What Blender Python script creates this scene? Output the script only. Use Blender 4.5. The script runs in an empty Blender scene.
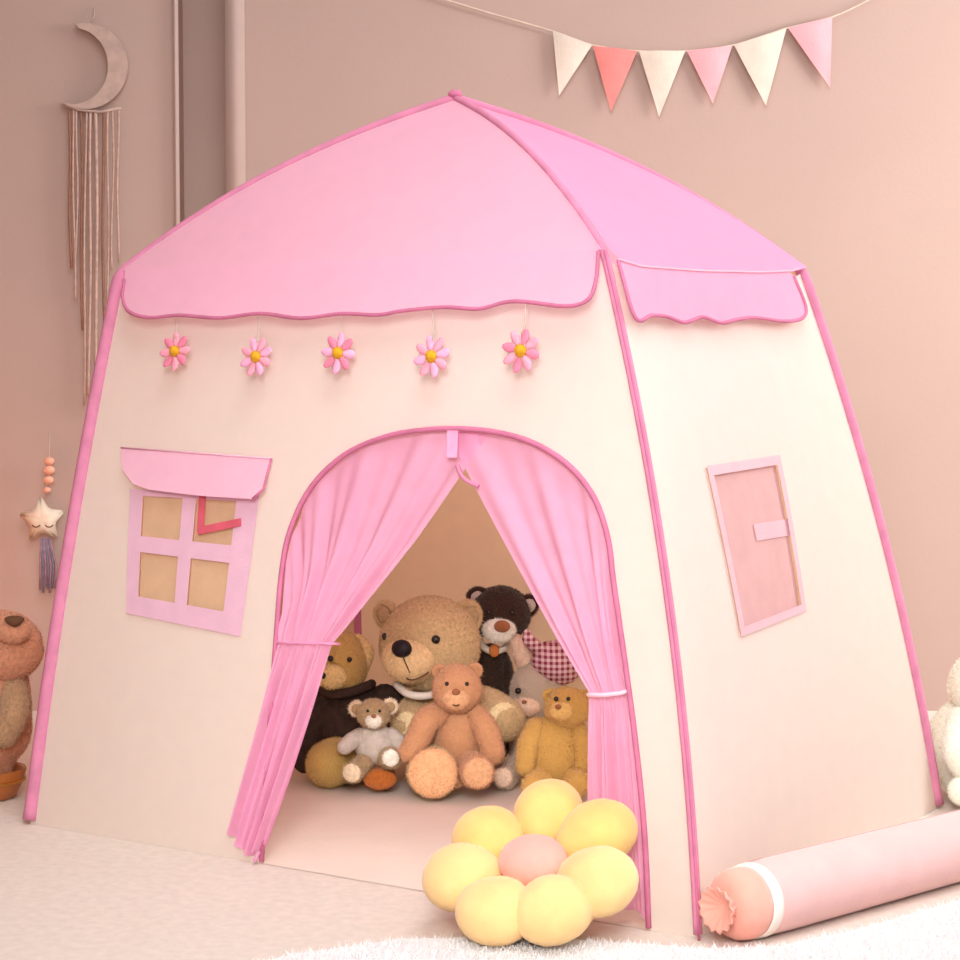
import bpy, bmesh, math, random
from mathutils import Vector, Matrix, Euler, noise
from mathutils.geometry import delaunay_2d_cdt
random.seed(7)
V = Vector
COL = bpy.context.scene.collection
PI = math.pi

# ------------------------------------------------------------------ camera numbers
CAM = V((1.795, -2.2688, 0.7619)); YAW = -0.58262; PIT = 0.05728; FPX = 1912.3
FW = V((math.sin(YAW)*math.cos(PIT), math.cos(YAW)*math.cos(PIT), -math.sin(PIT)))
RT = V((math.cos(YAW), -math.sin(YAW), 0)); UP = RT.cross(FW)
HD = V((math.sin(YAW), math.cos(YAW), 0))             # horizontal heading, square to the back wall
WALL = 4.25                                           # distance of the back wall

def ray(px, py): return FW + RT*((px-480)/FPX) - UP*((py-480)/FPX)
def ground(px, py, z=0.0):
    d = ray(px, py); return CAM + d*((z-CAM.z)/d.z)
def onwall(px, py, off=0.0):
    d = ray(px, py); return CAM + d*((WALL-off)/d.dot(HD))

# ------------------------------------------------------------------ materials
def lin(c):
    out = []
    for v in c:
        v /= 255.0
        out.append(v/12.92 if v <= 0.04045 else ((v+0.055)/1.055)**2.4)
    return (*out, 1.0)

MATS = {}
def mat(name, rgb, rough=0.85, var=0.06, scale=30.0, bump=0.15, bscale=None, transl=0.0, transp=0.0,
        sheen=0.0, metal=0.0, wrinkle=0.0, rgb2=None, spec=0.3):
    if name in MATS: return MATS[name]
    m = bpy.data.materials.new(name); m.use_nodes = True
    nt = m.node_tree; N = nt.nodes; L = nt.links; N.clear()
    out = N.new('ShaderNodeOutputMaterial'); p = N.new('ShaderNodeBsdfPrincipled')
    tc = N.new('ShaderNodeTexCoord')
    nz = N.new('ShaderNodeTexNoise'); nz.inputs['Scale'].default_value = scale; nz.inputs['Detail'].default_value = 5
    L.new(tc.outputs['Object'], nz.inputs['Vector'])
    ramp = N.new('ShaderNodeValToRGB')
    c = lin(rgb); c2 = lin(rgb2) if rgb2 else None
    lo = [max(0, v*(1-var*2)) for v in c[:3]]; hi = [min(1, v*(1+var*2)) for v in (c2 or c)[:3]]
    ramp.color_ramp.elements[0].position = 0.3; ramp.color_ramp.elements[1].position = 0.7
    ramp.color_ramp.elements[0].color = (*lo, 1); ramp.color_ramp.elements[1].color = (*hi, 1)
    L.new(nz.outputs['Fac'], ramp.inputs['Fac'])
    L.new(ramp.outputs['Color'], p.inputs['Base Color'])
    p.inputs['Roughness'].default_value = rough; p.inputs['Metallic'].default_value = metal
    p.inputs['Specular IOR Level'].default_value = spec
    if sheen:
        p.inputs['Sheen Weight'].default_value = sheen; p.inputs['Sheen Roughness'].default_value = 0.5
    nrm = None
    if bump:
        b1 = N.new('ShaderNodeTexNoise'); b1.inputs['Scale'].default_value = bscale or scale*8; b1.inputs['Detail'].default_value = 3
        L.new(tc.outputs['Object'], b1.inputs['Vector'])
        bp = N.new('ShaderNodeBump'); bp.inputs['Strength'].default_value = bump; bp.inputs['Distance'].default_value = 0.004
        L.new(b1.outputs['Fac'], bp.inputs['Height']); nrm = bp
    if wrinkle:
        b2 = N.new('ShaderNodeTexNoise'); b2.inputs['Scale'].default_value = 5; b2.inputs['Detail'].default_value = 2
        b2.inputs['Distortion'].default_value = 0.8
        L.new(tc.outputs['Object'], b2.inputs['Vector'])
        bq = N.new('ShaderNodeBump'); bq.inputs['Strength'].default_value = wrinkle; bq.inputs['Distance'].default_value = 0.02
        L.new(b2.outputs['Fac'], bq.inputs['Height'])
        if nrm: L.new(nrm.outputs['Normal'], bq.inputs['Normal'])
        nrm = bq
    if nrm: L.new(nrm.outputs['Normal'], p.inputs['Normal'])
    sh = p.outputs['BSDF']
    if transl:
        t = N.new('ShaderNodeBsdfTranslucent'); L.new(ramp.outputs['Color'], t.inputs['Color'])
        if nrm: L.new(nrm.outputs['Normal'], t.inputs['Normal'])
        mx = N.new('ShaderNodeMixShader'); mx.inputs[0].default_value = transl
        L.new(sh, mx.inputs[1]); L.new(t.outputs[0], mx.inputs[2]); sh = mx.outputs[0]
    if transp:
        t = N.new('ShaderNodeBsdfTransparent')
        mx = N.new('ShaderNodeMixShader'); mx.inputs[0].default_value = transp
        L.new(sh, mx.inputs[1]); L.new(t.outputs[0], mx.inputs[2]); sh = mx.outputs[0]
    L.new(sh, out.inputs['Surface'])
    MATS[name] = m; return m

FUR = set()
def fur(name, rgb, rgb2=None, var=0.08):
    FUR.add(name)
    return mat(name, [min(255, v*1.1) for v in rgb], rough=0.95, var=var, scale=160, bump=0.5, bscale=380, sheen=0.3, rgb2=[min(255, v*1.06) for v in rgb2] if rgb2 else None, spec=0.1)
def hairs(bm, dens=170000, ln=.0046):
    """short plush pile growing out of the faces of one part"""
    rnd = random.Random(3); new = []; bm.normal_update()
    for f in list(bm.faces):
        ex = f.calc_area()*dens; n = int(ex)+(rnd.random() < ex-int(ex)); vs = [v.co for v in f.verts]
        for _ in range(n):
            a, b = rnd.random(), rnd.random()
            p = vs[0].lerp(vs[1], a).lerp(vs[-1].lerp(vs[2 if len(vs) > 3 else 1], a), b) if len(vs) > 3 else vs[0]+(vs[1]-vs[0])*min(a, 1-a*.0)*(1-b)+(vs[2]-vs[0])*b*(1-0)*.98*(1-a*(1-b)*.0)
            t = f.normal.orthogonal().normalized(); t = Matrix.Rotation(rnd.uniform(0, 2*PI), 3, f.normal) @ t
            new.append((p-t*.00055, p+t*.00055, p+(f.normal+V((rnd.gauss(0, .32), rnd.gauss(0, .32), rnd.gauss(-.2, .32)))).normalized()*ln*rnd.uniform(.5, 1.1)))
    for tri in new: bm.faces.new([bm.verts.new(c) for c in tri])

def gingham(name, a, b, size):
    m = bpy.data.materials.new(name); m.use_nodes = True
    nt = m.node_tree; N = nt.nodes; L = nt.links
    p = N['Principled BSDF']; p.inputs['Roughness'].default_value = 0.9
    tc = N.new('ShaderNodeTexCoord'); sx = N.new('ShaderNodeSeparateXYZ'); L.new(tc.outputs['Object'], sx.inputs[0])
    outs = []
    for ax in ('X', 'Z'):
        mu = N.new('ShaderNodeMath'); mu.operation = 'MULTIPLY'; mu.inputs[1].default_value = 1/size; L.new(sx.outputs[ax], mu.inputs[0])
        fr = N.new('ShaderNodeMath'); fr.operation = 'FRACT'; L.new(mu.outputs[0], fr.inputs[0])
        gt = N.new('ShaderNodeMath'); gt.operation = 'GREATER_THAN'; gt.inputs[1].default_value = 0.5; L.new(fr.outputs[0], gt.inputs[0])
        hf = N.new('ShaderNodeMath'); hf.operation = 'MULTIPLY'; hf.inputs[1].default_value = 0.5; L.new(gt.outputs[0], hf.inputs[0])
        outs.append(hf)
    ad = N.new('ShaderNodeMath'); ad.operation = 'ADD'; L.new(outs[0].outputs[0], ad.inputs[0]); L.new(outs[1].outputs[0], ad.inputs[1])
    mx = N.new('ShaderNodeMix'); mx.data_type = 'RGBA'; L.new(ad.outputs[0], mx.inputs['Factor'])
    mx.inputs['A'].default_value = lin(a); mx.inputs['B'].default_value = lin(b)
    L.new(mx.outputs['Result'], p.inputs['Base Color']); return m

M_cream = mat('cream_tent_fabric', (249, 241, 231), var=.006, bump=0.1, bscale=500, transl=0.48, wrinkle=0.07)
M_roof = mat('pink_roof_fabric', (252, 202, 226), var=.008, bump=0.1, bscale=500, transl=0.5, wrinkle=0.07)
M_lilac = mat('lilac_backlit_roof_fabric', (243, 182, 220), var=.008, bump=0.1, bscale=500, transl=0.5, wrinkle=0.1)  # pink roof fabric, with light coming through it put into the colour
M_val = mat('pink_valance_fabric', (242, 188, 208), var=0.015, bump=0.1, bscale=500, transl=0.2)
M_pipe = mat('rose_piping', (200, 114, 146), var=0.05, bump=0.1)
M_sleeve = mat('rose_pole_sleeve', (210, 130, 160), var=0.05, bump=0.1, wrinkle=0.1)
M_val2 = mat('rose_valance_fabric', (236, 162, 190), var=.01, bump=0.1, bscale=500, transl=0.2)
M_beige = mat('beige_shaded_tent_fabric', (232, 200, 164), var=.01, bump=0.1, bscale=500, transl=0.4)  # cream tent fabric, with the warm shade inside put into its colour
M_curt = mat('sheer_pink_curtain', (247, 182, 216), var=.02, bump=0.05, bscale=500, transl=0.4, transp=0.12)
M_tie = mat('pale_pink_tie', (248, 200, 216), var=0.03)
M_wframe = mat('lavender_pink_window_frame', (228, 184, 204), var=0.02, transl=0.15)
M_net = mat('tan_window_net', (222, 188, 152), var=0.03, transl=0.2, transp=0.2)
M_pnet = mat('pink_window_net', (218, 172, 174), var=0.02, transl=0.2, transp=0.15)
M_rwf = mat('pink_window_hem', (226, 182, 190), var=.02, transl=.15)
M_strap = mat('dark_rose_strap', (206, 88, 104), var=0.04)
M_mat = mat('beige_groundsheet', (228, 212, 198), var=0.015, scale=12, wrinkle=0.08)
M_wall = mat('pink_beige_plaster', (186, 159, 148), rough=0.9, var=0.012, scale=3, bump=0.08, bscale=120)
M_trim = mat('taupe_painted_trim', (186, 160, 150), rough=0.7, var=0.01, bump=0.03)
M_floor = mat('cream_carpet', (229, 214, 202), rough=0.95, var=0.03, scale=60, bump=0.5, bscale=700)

# ------------------------------------------------------------------ object helpers
def link(name, bm, m, parent=None, smooth=True, origin=None):
    """ONE mesh object. Geometry is given in the parent's own frame (or in the world)."""
    me = bpy.data.meshes.new(name)
    if origin is not None: bmesh.ops.translate(bm, verts=bm.verts, vec=-V(origin))
    bm.to_mesh(me); bm.free()
    if m is not None: me.materials.append(m)
    for p in me.polygons: p.use_smooth = smooth
    o = bpy.data.objects.new(name, me); COL.objects.link(o)
    if origin is not None: o.location = origin
    if parent is not None: o.parent = parent
    return o
def tag(o, label, cat, group=None):
    o['label'] = label; o['category'] = cat
    if group: o['group'] = group
    return o
def thing(name, label, cat, loc=(0, 0, 0), rotz=0.0, group=None):
    o = bpy.data.objects.new(name, None); COL.objects.link(o); o.empty_display_size = 0.05
    o.location = loc; o.rotation_euler = (0, 0, rotz)
    return tag(o, label, cat, group)
def struct(o): o['kind'] = 'structure'; return o

def catmull(pts, n):
    P = [V(p) for p in pts]; P = [P[0]*2-P[1]] + P + [P[-1]*2-P[-2]]
    out = []
    for i in range(1, len(P)-2):
        a, b, c, d = P[i-1:i+3]
        for k in range(n):
            t = k/n
            out.append(0.5*((2*b)+(c-a)*t+(2*a-5*b+4*c-d)*t*t+(3*b-a-3*c+d)*t**3))
    out.append(P[-2]); return out
def tube(bm, pts, r, seg=8, closed=False):
    """round tube; r is one radius or one per point"""
    P = [V(p) for p in pts]; n = len(P); R = r if isinstance(r, (list, tuple)) else [r]*n
    rings = []; ref = None
    for i in range(n):
        t = (P[(i+1) % n]-P[i-1]) if closed else (P[min(i+1, n-1)]-P[max(i-1, 0)])
        if t.length < 1e-9: t = V((0, 0, 1))
        t.normalize()
        if ref is None: ref = t.orthogonal().normalized()
        ref = (ref - t*ref.dot(t)); ref = ref.normalized() if ref.length > 1e-6 else t.orthogonal().normalized()
        b = t.cross(ref)
        rings.append([bm.verts.new(P[i]+(ref*math.cos(2*PI*k/seg)+b*math.sin(2*PI*k/seg))*R[i]) for k in range(seg)])
    for i in range(n if closed else n-1):
        A, B = rings[i], rings[(i+1) % n]
        for k in range(seg): bm.faces.new((A[k], A[(k+1) % seg], B[(k+1) % seg], B[k]))
    if not closed:
        bm.faces.new(rings[0][::-1]); bm.faces.new(rings[-1])
def limb(bm, pts, rads, seg=18, n=6, fuzz=0.0):
    """tapering limb with round ends, through the given points"""
    P = catmull(pts, n); R = [max(0.002, v.x) for v in catmull([V((r, 0, 0)) for r in rads], n)]
    t0 = (P[0]-P[1]).normalized(); t1 = (P[-1]-P[-2]).normalized(); h = []; tl = []
    for k in range(5):
        a = PI/2*(1-k/5)
        h.append((P[0]+t0*R[0]*math.sin(a), R[0]*max(0.05, math.cos(a))))
        tl.insert(0, (P[-1]+t1*R[-1]*math.sin(a), R[-1]*max(0.05, math.cos(a))))
    allp = h+list(zip(P, R))+tl
    s = len(bm.verts)
    tube(bm, [a for a, _ in allp], [b for _, b in allp], seg)
    if fuzz: ruffle(bm, s, fuzz)
def ruffle(bm, start, amp, f=90):
    bm.verts.ensure_lookup_table(); bm.normal_update()
    for v in bm.verts[start:]:
        v.co += v.normal*amp*(noise.noise(v.co*f)+0.6*noise.noise(v.co*f*2.7))
def ball(bm, c, r, rot=None, sub=3, fuzz=0.0, shape=None):
    s = len(bm.verts)
    bmesh.ops.create_icosphere(bm, subdivisions=sub, radius=1.0)
    bm.verts.ensure_lookup_table()
    r = V((r, r, r)) if isinstance(r, (int, float)) else V(r)
    Rm = Euler(rot).to_matrix() if rot else Matrix.Identity(3)
    for v in bm.verts[s:]:
        n = v.co.copy()
        q = V((n.x*r.x, n.y*r.y, n.z*r.z))
        if shape: q = shape(n, q)
        v.co = Rm @ q + V(c)
    if fuzz: ruffle(bm, s, fuzz)
def inpoly(x, y, P):
    c = False; j = len(P)-1
    for i in range(len(P)):
        (xi, yi), (xj, yj) = P[i], P[j]
        if (yi > y) != (yj > y) and x < (xj-xi)*(y-yi)/(yj-yi)+xi: c = not c
        j = i
    return c
def resample(P, d):
    out = []
    for i in range(len(P)):
        a, b = P[i], P[(i+1) % len(P)]; L = math.hypot(b[0]-a[0], b[1]-a[1]); n = max(1, int(L/d))
        out += [(a[0]+(b[0]-a[0])*k/n, a[1]+(b[1]-a[1])*k/n) for k in range(n)]
    return out
def smooth2(P, n=6):
    return [(q.x, q.y) for q in catmull([V((a, b, 0)) for a, b in P], n)]
def sheet(fn, outline, holes=(), d=0.03):
    """cloth panel: a 2-D outline with holes, meshed and laid on the surface fn(u, t)"""
    loops = [resample(outline, d)]+[resample(h, d) for h in holes]
    pts, edges = [], []
    for lp in loops:
        s = len(pts); pts += [V(q) for q in lp]
        edges += [(s+i, s+(i+1) % len(lp)) for i in range(len(lp))]
    xs = [q[0] for q in outline]; ys = [q[1] for q in outline]
    bnd = list(pts)
    x = min(xs)+d/2
    while x < max(xs):
        y = min(ys)+d/2
        while y < max(ys):
            if inpoly(x, y, outline) and not any(inpoly(x, y, h) for h in holes) and min((q.x-x)**2+(q.y-y)**2 for q in bnd) > (0.5*d)**2:
                pts.append(V((x, y)))
            y += d
        x += d
    vs, _, fs, *_ = delaunay_2d_cdt(pts, edges, [], 0, 1e-7)
    bm = bmesh.new(); bv = [bm.verts.new(fn(v.x, v.y)) for v in vs]
    for f in fs:
        q0, q1, q2 = [vs[i] for i in f[:3]]; ar = (q1-q0).x*(q2-q0).y-(q1-q0).y*(q2-q0).x
        if abs(ar) < 1e-7: continue
        if ar < 0: f = f[::-1]
        cx = sum(vs[i].x for i in f)/len(f); cy = sum(vs[i].y for i in f)/len(f)
        if inpoly(cx, cy, outline) and not any(inpoly(cx, cy, h) for h in holes):
            try: bm.faces.new([bv[i] for i in f])
            except ValueError: pass
    bmesh.ops.delete(bm, geom=[v for v in bm.verts if not v.link_faces], context='VERTS')
    return bm
def gridmesh(fn, nu, nv):
    bm = bmesh.new(); g = [[bm.verts.new(fn(i/nu, j/nv)) for i in range(nu+1)] for j in range(nv+1)]
    for j in range(nv):
        for i in range(nu): bm.faces.new((g[j][i], g[j][i+1], g[j+1][i+1], g[j+1][i]))
    return bm

# ------------------------------------------------------------------ room shell
def wx(px): return (px-480)/FPX*WALL                    # sideways place on the back wall
def room(X, depth, z): return V((CAM.x, CAM.y, 0)) + RT*X + HD*depth + V((0, 0, z))
bm = bmesh.new()
prof = [(-1.4, WALL), (wx(180), WALL), (wx(180), WALL+.09), (wx(230), WALL+.09), (wx(230), WALL), (4, WALL)]
lo = [bm.verts.new(room(x, d, 0)) for x, d in prof]; hi_ = [bm.verts.new(room(x, d, 2.6)) for x, d in prof]
for i in range(len(prof)-1): bm.faces.new((lo[i], lo[i+1], hi_[i+1], hi_[i]))
struct(link('wall_back', bm, M_wall, smooth=False))
def boxbm(x0, x1, d0, d1, z0, z1, bevel=0.004):
    bm = bmesh.new(); bmesh.ops.create_cube(bm, size=1)
    for v in bm.verts:
        v.co = room(x0+(v.co.x+.5)*(x1-x0), d0+(v.co.y+.5)*(d1-d0), z0+(v.co.z+.5)*(z1-z0))
    bmesh.ops.bevel(bm, geom=list(bm.edges), offset=bevel, segments=2, affect='EDGES'); return bm
struct(link('trim_1', boxbm(wx(176.5), wx(182), WALL-.012, WALL+.004, 0.1, 2.6), M_trim))
struct(link('trim_2', boxbm(wx(229), wx(248), WALL-.022, WALL+.004, 0.1, 2.6), M_trim))
bm = bmesh.new()
bm.faces.new([bm.verts.new(room(-1.4, d, z)) for d, z in ((.3, 0), (.3, 2.6), (WALL, 2.6), (WALL, 0))]); struct(link('wall_left', bm, M_wall, smooth=False))
bm = bmesh.new()
vs = [bm.verts.new(room(x, d, 0)) for x, d in ((-4, -1.2), (4, -1.2), (4, WALL+.1), (-4, WALL+.1))]
bm.faces.new(vs); struct(link('floor', bm, M_floor, smooth=False))

# ------------------------------------------------------------------ the tent
KB = {'A': V((-.586, -.031, 0)), 'B': V((.649, .002, 0)), 'C': V((.648, .923, 0)), 'D': V((-.587, .890, 0))}
KE = {'A': V((-.541, .153, .931)), 'B': V((.452, .086, .931)), 'C': V((.489, .678, .931)), 'D': V((-.504, .745, .931))}
BOW = {'A': V((-.01, -.004, 0)), 'B': V((.03, -.006, 0)), 'C': V((.017, .017, 0)), 'D': V((-.01, .017, 0))}
APEX = V((-.022, .413, 1.218))
FACES = {'front': ('A', 'B'), 'right': ('B', 'C'), 'back': ('C', 'D'), 'left': ('D', 'A')}
def pole(k, t): return KB[k].lerp(KE[k], t)+BOW[k]*(4*t*(1-t))
def S(f, u, t):
    a, b = FACES[f]; return pole(a, t).lerp(pole(b, t), u)
def SN(f, u, t):
    e = 1e-3; return (S(f, u+e, t)-S(f, u-e, t)).cross(S(f, u, t+e)-S(f, u, t-e)).normalized()
def off(f, d):
    if callable(d): return lambda u, t: S(f, u, t)+SN(f, u, t)*d(u, t)
    return lambda u, t: S(f, u, t)+SN(f, u, t)*d
def shift(f, d):
    """as off(), sliding along the face so that a hanging edge keeps its traced place"""
    kx = .9 if f == 'front' else -2.0
    def fn(u, t):
        dd = d(u, t) if callable(d) else d
        return S(f, u+kx*dd, t)+SN(f, u, t)*dd
    return fn
TENT = V((.03, .445, 0))
tent = thing('play_tent', 'cream and pink fabric play tent with flower-shop style roof and curtained arch doorway', 'tent', TENT)
tent['label'] = 'large cream and pink fabric play tent with scalloped pink roof and curtained arch doorway'
def tp(name, bm, m, parent=None, smooth=True):
    bmesh.ops.translate(bm, verts=bm.verts, vec=-TENT)
    return link(name, bm, m, parent or tent, smooth)

DOORL = [(.4006, 0.0), (.4006, .17), (.4045, .351)]
ARCH = [(.4045, .351), (.4086, .4737), (.4209, .5509), (.4558, .6239), (.514, .6787), (.5853, .71), (.6553, .7228), (.7231, .7258), (.7881, .7194), (.8418, .7023), (.887, .6704), (.9166, .6237), (.9279, .5651), (.9282, .5063), (.9316, .4043), (.937, .2743), (.9409, .145), (.941, .0)]
ARCHS = smooth2(ARCH, 5)
WIN = [(.1149, .603), (.3578, .603), (.3412, .3713), (.1374, .3904)]
front_out = [(0, 0), (.4006, 0), (.4006, .17)]+ARCHS+[(1, 0), (1, 1), (0, 1)]
fp = tp('front_panel', sheet(lambda u, t: S('front', u, t), front_out, [WIN], .025), M_cream)
RWIN = [(.2308, .6668), (.5619, .6743), (.5277, .4218), (.2473, .4084)]
SQ = [(0, 0), (1, 0), (1, 1), (0, 1)]
rp = tp('side_panel', sheet(lambda u, t: S('right', u, t), [(0, 0), (1, 0), (1, .992), (.9, .975), (.7, .967), (.3, .962), (.1, .965), (0, .985)], [RWIN], .04), M_cream)
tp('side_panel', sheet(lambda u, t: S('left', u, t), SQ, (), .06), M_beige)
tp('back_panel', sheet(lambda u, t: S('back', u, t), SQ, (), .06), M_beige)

# roof
FOLD = [(-.01, .995), (.0437, .982), (.1384, .974), (.425, .975), (.7469, .982), (.9218, .989), (1.01, 1.0)]
def fold_t(u):
    for (a, ta), (b, tb) in zip(FOLD, FOLD[1:]):
        if u <= b: return ta+(tb-ta)*(u-a)/(b-a)
    return 1.0
def rib(k, s): return KE[k].lerp(APEX, s)+V((0, 0, .034))*(4*s*(1-s))*(1.15-.3*s)
def roof_fn(f):
    a, b = FACES[f]
    def fn(u, s):
        L = S(f, u, fold_t(u) if f == 'right' else 1.0)
        edge = 4*u*(1-u)
        o = SN(f, u, 1)*(.0055 if f == 'front' else .011 if f == 'right' else .005)*(1-s)
        return L.lerp(APEX, s)+V((0, 0, .034))*(4*s*(1-s))*(1.15-.3*s)*(1-.35*edge)+o
    return fn
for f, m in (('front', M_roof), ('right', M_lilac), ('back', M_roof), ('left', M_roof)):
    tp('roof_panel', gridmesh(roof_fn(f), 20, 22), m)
VAL = [(.0115, 1.0), (.0184, .9698), (.0217, .9476), (.0433, .9186), (.0938, .905), (.1627, .9084), (.253, .902), (.339, .9088), (.4231, .899), (.5037, .9058), (.5723, .9025), (.6204, .9086), (.6955, .9136), (.7588, .9097), (.8043, .9192), (.8394, .92), (.9063, .9113), (.9447, .9197), (.9673, .9476), (.9867, .9929), (.987, 1.0)]
vout = smooth2(VAL, 5)
vd = lambda u, t: .0055+.30*(1-t)
va = tp('valance', sheet(shift('front', vd), vout, (), .02), M_roof)
bm = bmesh.new(); tube(bm, [shift('front', lambda u, t: vd(u, t)+.001)(u, t) for u, t in vout[3:-4]], .0032, 6); tp('piping', bm, M_pipe, va)
RVAL = [(.0437, .98), (.0545, .8915), (.1294, .8961), (.1965, .8951), (.2687, .8872), (.36, .8974), (.4412, .8894), (.531, .8965), (.6225, .9011), (.7695, .8975), (.877, .9037), (.925, .9251), (.922, .9803)]
rout = smooth2(RVAL, 5)
rtop = [(u, fold_t(u)) for u in (.9, .8, .7, .6, .5, .4, .3, .2, .12)]
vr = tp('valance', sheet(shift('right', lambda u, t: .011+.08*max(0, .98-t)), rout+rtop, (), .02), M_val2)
bm = bmesh.new(); tube(bm, [shift('right', lambda u, t: .012+.08*max(0, .98-t))(u, t) for u, t in rout], .003, 6); tp('piping', bm, M_pipe, vr)
bm = bmesh.new(); tube(bm, [shift('right', .012)(u, fold_t(u)) for u in [i/20*.92+.045 for i in range(21)]], .002, 6); tp('fold_seam', bm, M_val, vr)

# poles in their rose sleeves
for k, r0, r1 in (('A', .0125, .0075), ('B', .0065, .0055), ('C', .0105, .007), ('D', .011, .007)):
    pts = [pole(k, i/24*.985) for i in range(25)]+[rib(k, .02+i/24*.98) for i in range(25)]
    rr = [r0]*25+[r1]*25
    pts = [p+V((0, 0, .007)) if i == 0 else p for i, p in enumerate(pts)]
    bm = bmesh.new(); tube(bm, catmull(pts, 2), catmull([V((r, 0, 0)) for r in rr], 2) and [v.x for v in catmull([V((r, 0, 0)) for r in rr], 2)], 10)
    tp('pole', bm, M_sleeve)
# dark welt in the front corner seam
bm = bmesh.new(); tube(bm, [pole('B', i/24)+V((.0045, -.0055, 0)) for i in range(25)], .0022, 6); tp('corner_seam', bm, M_pipe)
bm = bmesh.new(); ball(bm, APEX+V((0, 0, .006)), (.012, .012, .008)); tp('roof_cap', bm, M_pipe)
bm = gridmesh(lambda u, v: KB['A'].lerp(KB['B'], u).lerp(KB['D'].lerp(KB['C'], u), v)+V((0, 0, .0009)), 12, 10); tp('groundsheet', bm, M_mat)

# door piping and curtains
dp = [off('front', .002)(u, t) for u, t in DOORL[:2]+ARCHS]
dp[0].z = max(dp[0].z, .004); dp[-1].z = max(dp[-1].z, .004)
bm = bmesh.new(); tube(bm, dp, .0042, 6); tp('door_piping', bm, M_pipe)

def bez(a, b, c, t): return a*(1-t)**2+b*2*t*(1-t)+c*t*t
def interp(P, x):
    x = min(max(x, 0), 1)*(len(P)-1); i = min(int(x), len(P)-2); return P[i].lerp(P[i+1], x-i)
def curtain(arch, tie, ctrl, bottom, nfold, phase, side):
    """arch, bottom: point lists from the door edge to the opening; tie: the two points where it is gathered"""
    arch = [V((a, b, 0)) for a, b in arch]; tie = [V((a, b, 0)) for a, b in tie]; bottom = [V((a, b, 0)) for a, b in bottom]
    ctrl = [V((a, b, 0)) for a, b in ctrl]
    def fn(w, v):
        if v < .6:
            s = v/.6; q = bez(interp(arch, w), interp(ctrl, w), interp(tie, w), s); k = s
        else:
            s = (v-.6)/.4; q = interp(tie, w).lerp(interp(bottom, w), s); k = 1
        depth = -.009 + (.017*min(1, max(0, (v-.35)/.25)) if side < 0 else .004*min(1, v/.6))
        gather = 1-.55*math.exp(-((v-.6)/.07)**2)
        amp = (.003+.0055*min(1, v*2.2))*gather
        fold = math.sin(w*nfold*2*PI+phase+.6*math.sin(v*5))+.5*math.sin(w*nfold*4.7*PI+phase*2+v*2.5)
        if side > 0: amp *= .8
        p = S('front', q.x, q.y)+SN('front', q.x, q.y)*(depth+amp*fold)
        p.z = max(p.z, .005); return p
    return gridmesh(fn, 110, 90)
i0 = min(range(len(ARCHS)), key=lambda i: (ARCHS[i][0]-.7231)**2+(ARCHS[i][1]-.7258)**2)
iL = min(range(len(ARCHS)), key=lambda i: (ARCHS[i][0]-.4086)**2+(ARCHS[i][1]-.4737)**2)
iR = min(range(len(ARCHS)), key=lambda i: (ARCHS[i][0]-.9282)**2+(ARCHS[i][1]-.5063)**2)
archL = [(u, t+.006) for u, t in ARCHS[iL:i0+4]]; archR = [(u, t+.006) for u, t in ARCHS[i0-3:iR+1]][::-1]
cl = tp('curtain', curtain(archL, [(.4145, .36), (.502, .369)], [(.412, .43), (.50, .56), (.67, .605)], [(.350, .047), (.368, .022), (.386, .010), (.4055, .03)], 4, .4, -1), M_curt)
cr = tp('curtain', curtain(archR, [(.932, .335), (.8777, .337)], [(.926, .43), (.88, .55), (.768, .548)], [(.940, .016), (.90, .03), (.866, .07)], 3.2, 1.1, 1), M_curt)
bm = bmesh.new()
tube(bm, [off('front', d)(u, t) for u, t, d in ((.409, .366, .0), (.415, .364, .014), (.44, .366, .017), (.475, .369, .017), (.503, .371, .012), (.507, .371, -.004))], .0022, 8); tp('tie_back', bm, M_curt, cl)
bm = bmesh.new()
tube(bm, [off('front', d)(u, t) for u, t, d in ((.874, .333, -.012), (.88, .333, .004), (.905, .336, .01), (.925, .341, .008), (.934, .346, .0))], .0032, 8); tp('tie_back', bm, M_tie, cr)
bm = bmesh.new(); tube(bm, [off('front', d)(u, t) for u, t, d in ((.398, .02, .004), (.398, .012, .012), (.397, .004, .014))], .003, 6); tp('tail_ribbon', bm, M_curt, cl)
tp('door_tab', sheet(off('front', .004), [(.696, .726), (.715, .726), (.709, .68), (.692, .68)], (), .01), mat('bright_pink_tab', (246, 160, 194)))
bm = bmesh.new(); tube(bm, catmull([off('front', .006)(u, t) for u, t in ((.71, .668), (.716, .652), (.728, .642), (.742, .637))], 4), .0035, 6); tp('door_ribbon', bm, M_sleeve)

# left window: frame, panes, awning and strap
def quad(Q, a, b):
    (x0, y0), (x1, y1), (x2, y2), (x3, y3) = Q            # top-left, top-right, bottom-right, bottom-left
    tx, ty = x0+(x1-x0)*a, y0+(y1-y0)*a; bx, by = x3+(x2-x3)*a, y3+(y2-y3)*a
    return (tx+(bx-tx)*b, ty+(by-ty)*b)
cells = [(.09, .42, .04, .37), (.53, .85, .04, .37), (.09, .42, .50, .86), (.53, .85, .50, .86)]
holes = [[quad(WIN, a0, b0), quad(WIN, a1, b0), quad(WIN, a1, b1), quad(WIN, a0, b1)] for a0, a1, b0, b1 in cells]
wf = tp('window_frame', sheet(off('front', .004), [quad(WIN, -.02, -.01), quad(WIN, 1.02, -.01), quad(WIN, 1.02, 1.015), quad(WIN, -.02, 1.015)], holes, .02), M_wframe)
for a0, a1, b0, b1 in cells:
    e = .01
    tp('net_pane', sheet(off('front', -.002), [quad(WIN, a0-e, b0-e), quad(WIN, a1+e, b0-e), quad(WIN, a1+e, b1+e), quad(WIN, a0-e, b1+e)], (), .02), M_net, wf)
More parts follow.
